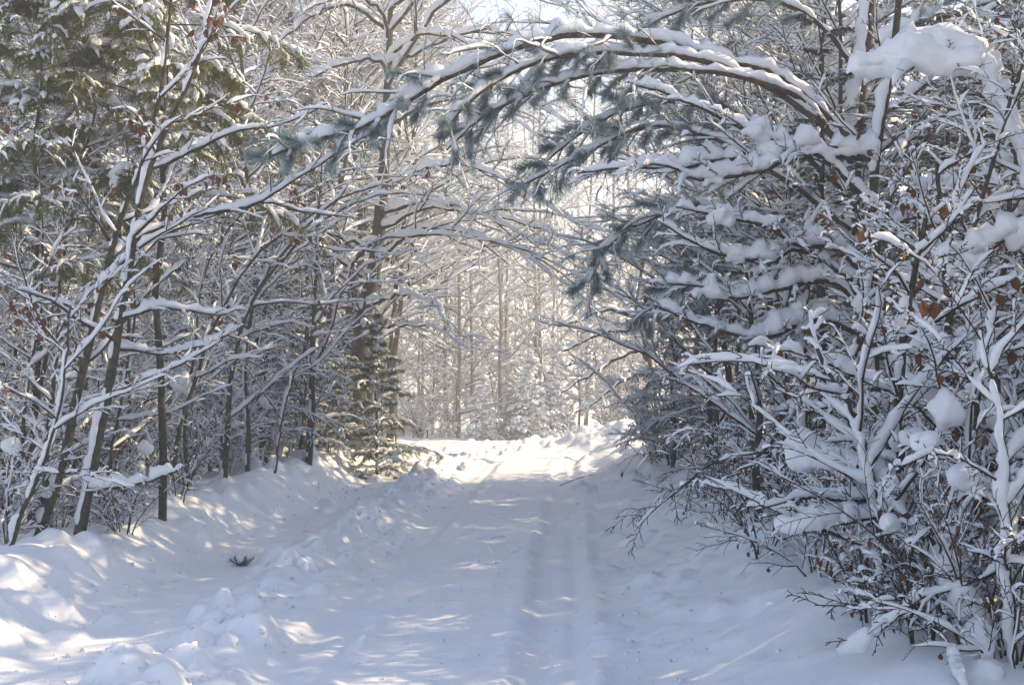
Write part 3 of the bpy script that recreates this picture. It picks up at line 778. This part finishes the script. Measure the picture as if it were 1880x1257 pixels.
bent([(1838, 1330), (1812, 1192), (1768, 1090), (1726, 1018), (1654, 933), (1612, 885), (1557, 853), (1440, 822)], (5.2, 7.6), 0.055, 'bent-over sapling with a big pillow of snow on its drooping tip', hs=1.8, lumps=[(0.80, .05), (0.88, .08), (0.95, .10), (0.60, .05)], k=(8, 5, 0), extra=0.02,
     more=[([(1612, 885), (1700, 880), (1790, 850), (1860, 800)], (6.9, 7.0), 0.03, 1.8, [(0.35, .06)]), ([(1650, 930), (1560, 960), (1500, 950), (1440, 930)], (6.6, 6.5), 0.025, 1.8, [(0.7, .08)])])
bent([(1960, 1000), (1880, 1024), (1774, 1072), (1678, 1104), (1630, 1150), (1540, 1195)], (5.5, 5.9), 0.028, 'thin bare dark twig dipping to the snow at the lower right', hs=1.0, k=(9, 4, 0), cover=.5, lumps=[(0.97, .05)], ratio=0.25)
bent([(1700, 1010), (1640, 930), (1560, 860), (1480, 835), (1400, 832), (1310, 848), (1240, 908), (1185, 950), (1150, 1010)], (8.6, 9.2), 0.03, 'bare dark birch-like twig fan drooping over the road edge', hs=0.7, k=(14, 7, 2), cover=.36, ratio=0.34, droop=0.9, ang=0.8)
bent([(1500, 1030), (1460, 960), (1400, 880), (1320, 800), (1260, 790), (1200, 830)], (9.0, 9.6), 0.026, 'fine twiggy shrub stem arching beside the drooping twig fan', hs=0.9, k=(12, 6, 0), cover=.5, ratio=0.34, droop=0.6)
bent([(1780, 1280), (1745, 1190), (1700, 1130), (1640, 1100), (1560, 1110), (1470, 1110)], (5.2, 6.4), 0.025, 'small dark-twigged shoot arching low over the snow at the lower right', hs=0.9, k=(10, 5, 0), cover=.5, ratio=0.3, droop=0.5)

rstems = [
    ([(1682, 1120), (1672, 1000), (1660, 900), (1650, 780), (1660, 600), (1700, 400)], 6.9, .066, 'stout mossy stem standing below the snow-pillow sapling'),
    ([(1622, 1130), (1616, 1000), (1610, 930), (1580, 800), (1500, 640)], 6.7, .05, 'thin dark stem left of the stout mossy one on the right'),
    ([(1860, 1240), (1856, 1050), (1850, 930), (1840, 780), (1800, 600)], 5.5, .036, 'upright stem plastered with snow at the right edge'),
    ([(1718, 1060), (1712, 950), (1720, 820), (1740, 600), (1720, 300)], 7.9, .06, 'mossy trunk behind the stout stem in the right thicket'),
    ([(1392, 960), (1388, 860), (1392, 760), (1386, 660), (1370, 500)], 10.8, .075, 'pale upright stem at the left edge of the right thicket'),
    ([(1432, 950), (1436, 860), (1438, 740), (1440, 620), (1410, 480)], 11.0, .085, 'dark upright stem second from the left edge of the right thicket'),
    ([(1478, 950), (1476, 860), (1478, 740), (1476, 600), (1500, 400)], 10.8, .06, 'thin straight stem third from the left edge of the right thicket'),
    ([(1575, 1000), (1572, 840), (1560, 720), (1590, 560), (1640, 330)], 9.6, .08, 'reddish-leaved stem in the middle of the right thicket'),
    ([(1760, 1150), (1775, 1050), (1800, 930), (1790, 780), (1830, 560)], 6.4, .045, 'snow-streaked slanting stem near the right edge'),
    ([(1560, 980), (1640, 700), (1700, 420), (1680, 330), (1640, 250)], 9.8, .07, 'dark diagonal trunk leaning through the right thicket'),
]
for pix, Yd, w, lab in rstems:
    tr = pxcurve(pix, Yd, 20, w, w * 0.4, 0.006)
    g = hgt(tr[0][0, 0, 0], tr[0][0, 0, 1])
    if tr[0][0, 0, 2] > g - 0.05: tr[0][0, 0, 2] = g - 0.1
    hero('thicket_sapling', lab, 'tree', tr, auto(tr, 10, 1.25, 0.2, hs=1.5, cover=0.72, kk=(7, 6, 0)), nleaf=30 if Yd > 10 else 14, leaf_real=True, tsnow=0.6, ths=1.3)

# ---- right middle distance
place('spruce', 0, gx_of(1235, 19.0), 19.0, 'small snow-blotched pine at the corner where the right thicket ends', 'tree', 'snowy_spruce', scale=0.42)
place('spruce', 0, gx_of(1300, 17.6), 17.6, 'snowy conifer behind the drooping twig fan', 'tree', 'snowy_spruce', scale=0.5)
tM = pxcurve([(1205, 800), (1196, 700), (1178, 620), (1165, 560), (1190, 440)], 27.0, 14, 0.2, 0.1)
bM = [dict(P=p, R=r, hs=1.6, k=(9, 6, 0), ratio=0.3, cover=.9) for p, r in (pxcurve(a, (27, 26), 14, 0.09, 0.02, 0.015) for a in (
    [(1172, 605), (1120, 610), (1060, 630), (1010, 660)], [(1180, 640), (1130, 660), (1080, 690), (1030, 720)],
    [(1168, 580), (1110, 570), (1060, 590), (1020, 600)], [(1190, 680), (1140, 700), (1090, 740), (1050, 760)], [(1170, 590), (1230, 560), (1290, 580)]))]
hero('crooked_tree', 'crooked little tree with flat snowy branches at the bend of the road', 'tree', tM, bM)

# ------------------------------------------------------------------ woods on both sides
def blocked(x, y, pts, d):
    return any((x - a) ** 2 + (y - b) ** 2 < d * d for a, b in pts)

pts = []
LW = 'sapling in the snowy understorey filling the left wood'
def scatter(n, xr, yr, dmin, test, fn):
    got = 0
    for _ in range(n * 14):
        if got >= n: break
        x, y = rng.uniform(*xr), rng.uniform(*yr)
        if not test(x, y) or blocked(x, y, pts, dmin): continue
        pts.append((x, y)); fn(x, y, got); got += 1

inL = lambda x, y: uleft(x, y) < -4.5 and abs(x) < 0.43 * y + 2.0
inR = lambda x, y: uright(x, y) > 1.9 and x < 0.43 * y + 6.0 and y < 24.5
# left understorey and canopy
scatter(26, (-12, -3.2), (11.5, 26), 0.75, inL, lambda x, y, i: place('sapling', i, x, y, 'slender snow-laden beech sapling filling the left wood behind the bank', 'tree', 'beech_sapling', 'saplings of the left wood', scale=rng.uniform(0.75, 1.15)))
scatter(36, (-11, -3.2), (10, 26), 0.5, lambda x, y: uleft(x, y) < -4.35 and abs(x) < .42 * y + .5, lambda x, y, i: place('shrub', i, x, y, 'low snow-heaped shrub with brown leaves on the floor of the left wood', 'shrub', 'snowy_shrub', 'shrubs of the left wood', scale=rng.uniform(0.6, 1.0)))
scatter(30, (-16, -4.5), (15, 41), 1.3, inL, lambda x, y, i: place('tall', i, x, y, 'tall snow-covered beech rising in the sunlit left wood', 'tree', 'tall_beech', 'tall beeches of the left wood', scale=rng.uniform(0.8, 1.1)))
scatter(5, (-13, -6), (19, 34), 2.2, inL, lambda x, y, i: place('spruce', 0, x, y, 'snow-draped spruce standing deep in the left wood', 'tree', 'snowy_spruce', 'spruces deep in the left wood', scale=rng.uniform(0.9, 1.5)))
scatter(22, (-7, -2.9), (13.5, 34), 0.8, lambda x, y: (-6.3 if y < 24 else -30) < uleft(x, y) < -4.3, lambda x, y, i: place('slender', i, x, y, 'slender overhanging beech at the front edge of the left wood', 'tree', 'slender_beech', 'slender beeches along the left edge of the road', scale=(0.3 * y + 2.5 + rng.uniform(0, 2)) / 10))
scatter(12, (1.8, 6), (13, 22.5), 0.8, lambda x, y: 1.9 < uright(x, y) < 3.6, lambda x, y, i: place('slender', i, x, y, 'slender overhanging beech at the front edge of the right thicket', 'tree', 'slender_beech', 'slender beeches along the right edge of the road', scale=(0.3 * y + 1.8 + rng.uniform(0, 1)) / 10))
scatter(20, (-7, -3.4), (11, 22), 0.55, lambda x, y: -7.5 < uleft(x, y) < -4.5 and abs(x) < .43 * y, lambda x, y, i: place('sapling', i + 1, x, y, 'low finely twigged snowy sapling among the front stems of the left wood', 'tree', 'beech_sapling', 'low saplings among the left front stems', scale=rng.uniform(0.5, 0.8)))
# right thicket
scatter(14, (1.8, 5.5), (11.5, 22), 0.8, lambda x, y: 2.1 < uright(x, y) < 4.2, lambda x, y, i: place('big_pine', 0, x, y, 'dark snowy pine at the front of the right thicket', 'tree', 'snowy_pine', 'pines at the front of the right thicket', scale=(0.3 * y + 1.0 + rng.uniform(-1, 1)) / 11))
scatter(52, (1.9, 12), (7.6, 25), 0.6, inR, lambda x, y, i: place('thicket', i, x, y, 'slender snow-laden sapling crowding the shaded right thicket', 'tree', 'beech_sapling', 'saplings of the right thicket', scale=rng.uniform(0.7, 1.05)))
scatter(36, (1.5, 9), (6.2, 25), 0.5, lambda x, y: uright(x, y) > 1.45 and x < .43 * y + .5, lambda x, y, i: place('shrub', i, x, y, 'low snow-heaped shrub under the right thicket', 'shrub', 'snowy_shrub', 'shrubs of the right thicket', scale=rng.uniform(0.6, 1.0)))
scatter(18, (3.2, 18), (10, 25), 1.3, inR, lambda x, y, i: place('tall', i, x, y, 'tall snowy beech standing behind the right thicket', 'tree', 'tall_beech', 'tall beeches behind the right thicket', scale=(0.31 * y + 1.8 + rng.uniform(0, 1.0)) / 14))
scatter(26, (2.6, 14), (10, 25), 1.1, inR, lambda x, y, i: place('big_pine', 0, x, y, 'snowy pine standing behind the right thicket', 'tree', 'snowy_pine', 'pines behind the right thicket', scale=(0.31 * y + 1.8 + rng.uniform(0, 1.0)) / 11))
scatter(34, (2.4, 13), (2.5, 13), 0.8, lambda x, y: x > 0.43 * y + 1.2 and x > 2.9, lambda x, y, i: place(('sapling', 'shrub', 'big_pine')[i % 3], i, x, y, ('snowy sapling added out of frame at the right verge to shade the foreground', 'snowy shrub added out of frame at the right verge to shade the foreground', 'snowy pine added out of frame at the right verge to shade the foreground')[i % 3], ('tree', 'shrub', 'tree')[i % 3], ('added_shade_sapling', 'added_shade_shrub', 'added_shade_pine')[i % 3], ('added out-of-frame saplings', 'added out-of-frame shrubs', 'added out-of-frame pines')[i % 3], scale=rng.uniform(0.75, 1.0)))  # growth added out of frame to keep sun patches off the near snow
for px, Yd, v, sc, lab in ((1600, 7.0, 0, .6, 'bare twiggy shrub below the snow-pillow tip'), (1700, 6.6, 1, .7, 'bare twiggy shrub at the foot of the stout mossy stem'), (1790, 5.9, 0, .6, 'bare twiggy shrub low in the bottom right corner'),
                           (1850, 5.5, 1, .7, 'bare twiggy shrub at the lower right picture edge'), (1500, 8.4, 1, .8, 'bare twiggy shrub behind the drooping twig fan'), (1400, 9.6, 0, .7, 'bare twiggy shrub at the left foot of the right thicket'),
                           (1330, 12, 1, .8, 'bare twiggy shrub farther up the right verge'), (1640, 8.0, 0, .8, 'taller bare twiggy shrub in the shade of the right thicket'), (1760, 7.4, 0, .8, 'taller bare twiggy shrub near the slanting snow-streaked stem'),
                           (20, 11.4, 0, .6, 'twiggy brown-leaved shrub on the bank at the far left edge'), (230, 11.3, 1, .6, 'twiggy low shrub right of the thicker leaning beech'), (330, 13.2, 0, .6, 'twiggy brown-leaved shrub on the left bank below the wavy sapling'), (110, 11.6, 1, .55, 'twiggy low shrub between the leaning beeches')):
    place('bare_shrub', v, gx_of(px, Yd), Yd, lab, 'shrub', 'twiggy_shrub', scale=sc)
for px, Yd, sc, lab in ((1690, 14.5, .66, 'snowy pine filling the top right behind the arching pine trunk'), (1800, 15.5, .72, 'snowy pine behind the huge snow clumps of the top right'), (1870, 13.5, .66, 'snowy pine at the upper right edge')):
    place('big_pine', 0, gx_of(px, Yd), Yd, lab, 'tree', 'snowy_pine', scale=sc)
# far wood beyond the open corner
inF = lambda x, y: y > 43 + 0.10 * abs(x - 2) and abs(x) < 0.43 * y and x < 8
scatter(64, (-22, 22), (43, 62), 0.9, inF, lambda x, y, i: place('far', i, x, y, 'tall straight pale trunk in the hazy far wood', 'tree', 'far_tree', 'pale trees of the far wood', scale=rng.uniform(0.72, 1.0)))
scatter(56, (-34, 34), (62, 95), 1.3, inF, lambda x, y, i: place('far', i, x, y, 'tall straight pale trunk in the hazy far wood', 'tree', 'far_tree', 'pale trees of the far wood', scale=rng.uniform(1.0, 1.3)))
scatter(34, (-12, 14), (43, 56), 0.8, lambda x, y: True, lambda x, y, i: place('sapling', i, x, y, 'snow-covered sapling at the foot of the far wood', 'tree', 'beech_sapling', 'saplings of the far wood', scale=rng.uniform(0.7, 1.3)))
scatter(26, (-11, 9), (42.5, 52), 0.7, lambda x, y: True, lambda x, y, i: place('shrub', i, x, y, 'snow-heaped bush at the foot of the far wood', 'shrub', 'snowy_shrub', 'bushes of the far wood', scale=rng.uniform(0.8, 1.3)))
for px, Yd, s, lab in ((885, 40.5, .80, 'little blue-white snow-covered spruce, leftmost of the row before the far wood'), (938, 41.6, .78, 'little snow-covered spruce in the middle of the row before the far wood'),
                       (975, 41.0, 1.0, 'largest blue-white snow-covered spruce in the row before the far wood'), (1015, 42.0, .85, 'little snow-covered spruce, rightmost of the row before the far wood')):
    place('small_spruce', 0, gx_of(px, Yd), Yd, lab, 'tree', 'little_spruce', scale=s)

# ------------------------------------------------------------------ small things on the snow
def lump(px, py, Yd, r, sq, label):
    x, y = gx_of(px, Yd), Yd
    me = make_mesh('snow_lump', [blobs(np.vstack([np.zeros((1, 3)), rng.normal(0, r * 0.5, (4, 3)) * np.array([1, 1, 0.1])]), r * np.array([0.9, 0.6, 0.55, 0.5, 0.4]), sq * 0.9, 0.2)], 'ground')
    o = obj('snow_lump', me); o.location = (x, y, hgt(x, y) + r * sq * 0.05)
    o['label'] = label; o['category'] = 'snow lump'; o['group'] = 'loose lumps of ploughed snow'
def gdepth(py, h=0.0): return (CAMZ - h) * FPX / (py - HOR)
lump(945, 1010, gdepth(1014), 0.075, 0.6, 'flat cake of snow alone in the middle of the road')
lump(901, 1012, gdepth(1016), 0.035, 0.9, 'small pointed snow crumb beside the flat cake on the road')
lump(905, 985, gdepth(990), 0.10, 0.35, 'low wide snow lump on the road beyond the flat cake')
lump(852, 856, gdepth(866), 0.13, 0.9, 'knob of snow at the far end of the dividing ridge')
lump(562, 1020, gdepth(1040, .1), 0.13, 0.8, 'large rounded snow lump halfway along the dividing ridge')
lump(562, 868, 19.2, 0.2, 0.75, 'snow dome on the left bank below the straight dark trunk')
# crumbs of broken snow along the ridge, the bank foot and the wheel tracks
def crumbs(n, u0, us, r0, r1, y0=6.0, y1=26.0):
    y = np.exp(rng.uniform(math.log(y0), math.log(y1), n)); x = road_x(u0 + rng.normal(0, us, n), y)
    z = np.array([hgt(a, b) for a, b in zip(x, y)])
    r = r0 + (r1 - r0) * rng.random(n) ** 3
    c8 = np.array([(a, b, c) for a in (-1, 1) for b in (-1, 1) for c in (-1, 1)], float)
    v = c8[None] * (1 + rng.uniform(-0.6, 0.3, (n, 8, 3)))
    a = rng.random(n) * 6.28
    vx = v[..., 0] * np.cos(a)[:, None] - v[..., 1] * np.sin(a)[:, None]; vy = v[..., 0] * np.sin(a)[:, None] + v[..., 1] * np.cos(a)[:, None]
    V = np.stack([vx, vy, v[..., 2] * 0.7 + 0.25], -1) * r[:, None, None] + np.stack([x, y, z], -1)[:, None]
    q = np.array([(0, 1, 3, 2), (4, 6, 7, 5), (0, 4, 5, 1), (2, 3, 7, 6), (0, 2, 6, 4), (1, 5, 7, 3)])
    return V.reshape(-1, 3), (q[None] + (np.arange(n) * 8)[:, None, None]).reshape(-1, 4)
cr = obj('snow_crumbs', make_mesh('snow_crumbs', [crumbs(900, -2.3, 0.32, 0.004, 0.024), crumbs(600, -3.4, 0.3, 0.004, 0.022), crumbs(400, -0.85, 0.4, 0.004, 0.014), crumbs(400, 0.55, 0.3, 0.004, 0.018)], 'ground', True), kind='stuff')
cr['label'] = 'small crumbs of broken snow strewn along the ridge and wheel tracks'; cr['category'] = 'snow crumbs'
tw = thing('pine_sprig', (gx_of(445, gdepth(1040)), gdepth(1040), hgt(gx_of(445, gdepth(1040)), gdepth(1040)) + 0.01), 'broken green pine sprig lying on the narrow left lane', 'twig')
sp = np.stack([curve([(0, 0, 0.0), (0.05 * c, 0.05 * s, 0.015), (0.09 * c, 0.09 * s, 0.05)], 5, .003, .002)[0][0] for c, s in ((1, .2), (-.8, .6), (-1, -.3), (.7, -.6), (.2, 1))])
obj('stem', make_mesh('stem', [tubes(sp, np.full(sp.shape[:2], .003), 4)], 'twig'), tw)
obj('needles', make_mesh('needles', [needles(sp, 18, 0.05, 0.004)], 'dark'), tw, 'stuff')
a, b = at(1028, 889, gdepth(889)), at(1098, 878, gdepth(880))
for p in (a, b): p[2] = hgt(p[0], p[1]) + 0.015
st, sr = curve([a, (a + b) / 2 + np.array([0, 0.03, 0.02]), b], 8, 0.007, 0.004)
k = obj('fallen_stick', make_mesh('fallen_stick', [tubes(st, sr, 6)], 'twig'))
k['label'] = 'thin fallen stick lying across the right wheel track'; k['category'] = 'stick'

# ------------------------------------------------------------------ haze
def build_haze(density):
    x0, x1, y0, y1, z0, z1 = -410, 410, -130, 610, -4, 32
    v = np.array([(x, y, z) for z in (z0, z1) for y in (y0, y1) for x in (x0, x1)], float)
    f = np.array([(0, 2, 3, 1), (4, 5, 7, 6), (0, 1, 5, 4), (2, 6, 7, 3), (0, 4, 6, 2), (1, 3, 7, 5)])
    m = bpy.data.materials.new('haze'); m.use_nodes = True
    m.node_tree.nodes.remove(m.node_tree.nodes['Principled BSDF'])
    pv = m.node_tree.nodes.new('ShaderNodeVolumePrincipled')
    pv.inputs['Color'].default_value = (0.95, 0.95, 0.95, 1)
    pv.inputs['Density'].default_value = density
    pv.inputs['Anisotropy'].default_value = 0.3
    m.node_tree.links.new(pv.outputs['Volume'], m.node_tree.nodes['Material Output'].inputs['Volume'])
    M['haze'] = m
    obj('haze', make_mesh('haze', [(v, f)], 'haze', False), kind='stuff')
build_haze(0.0055)
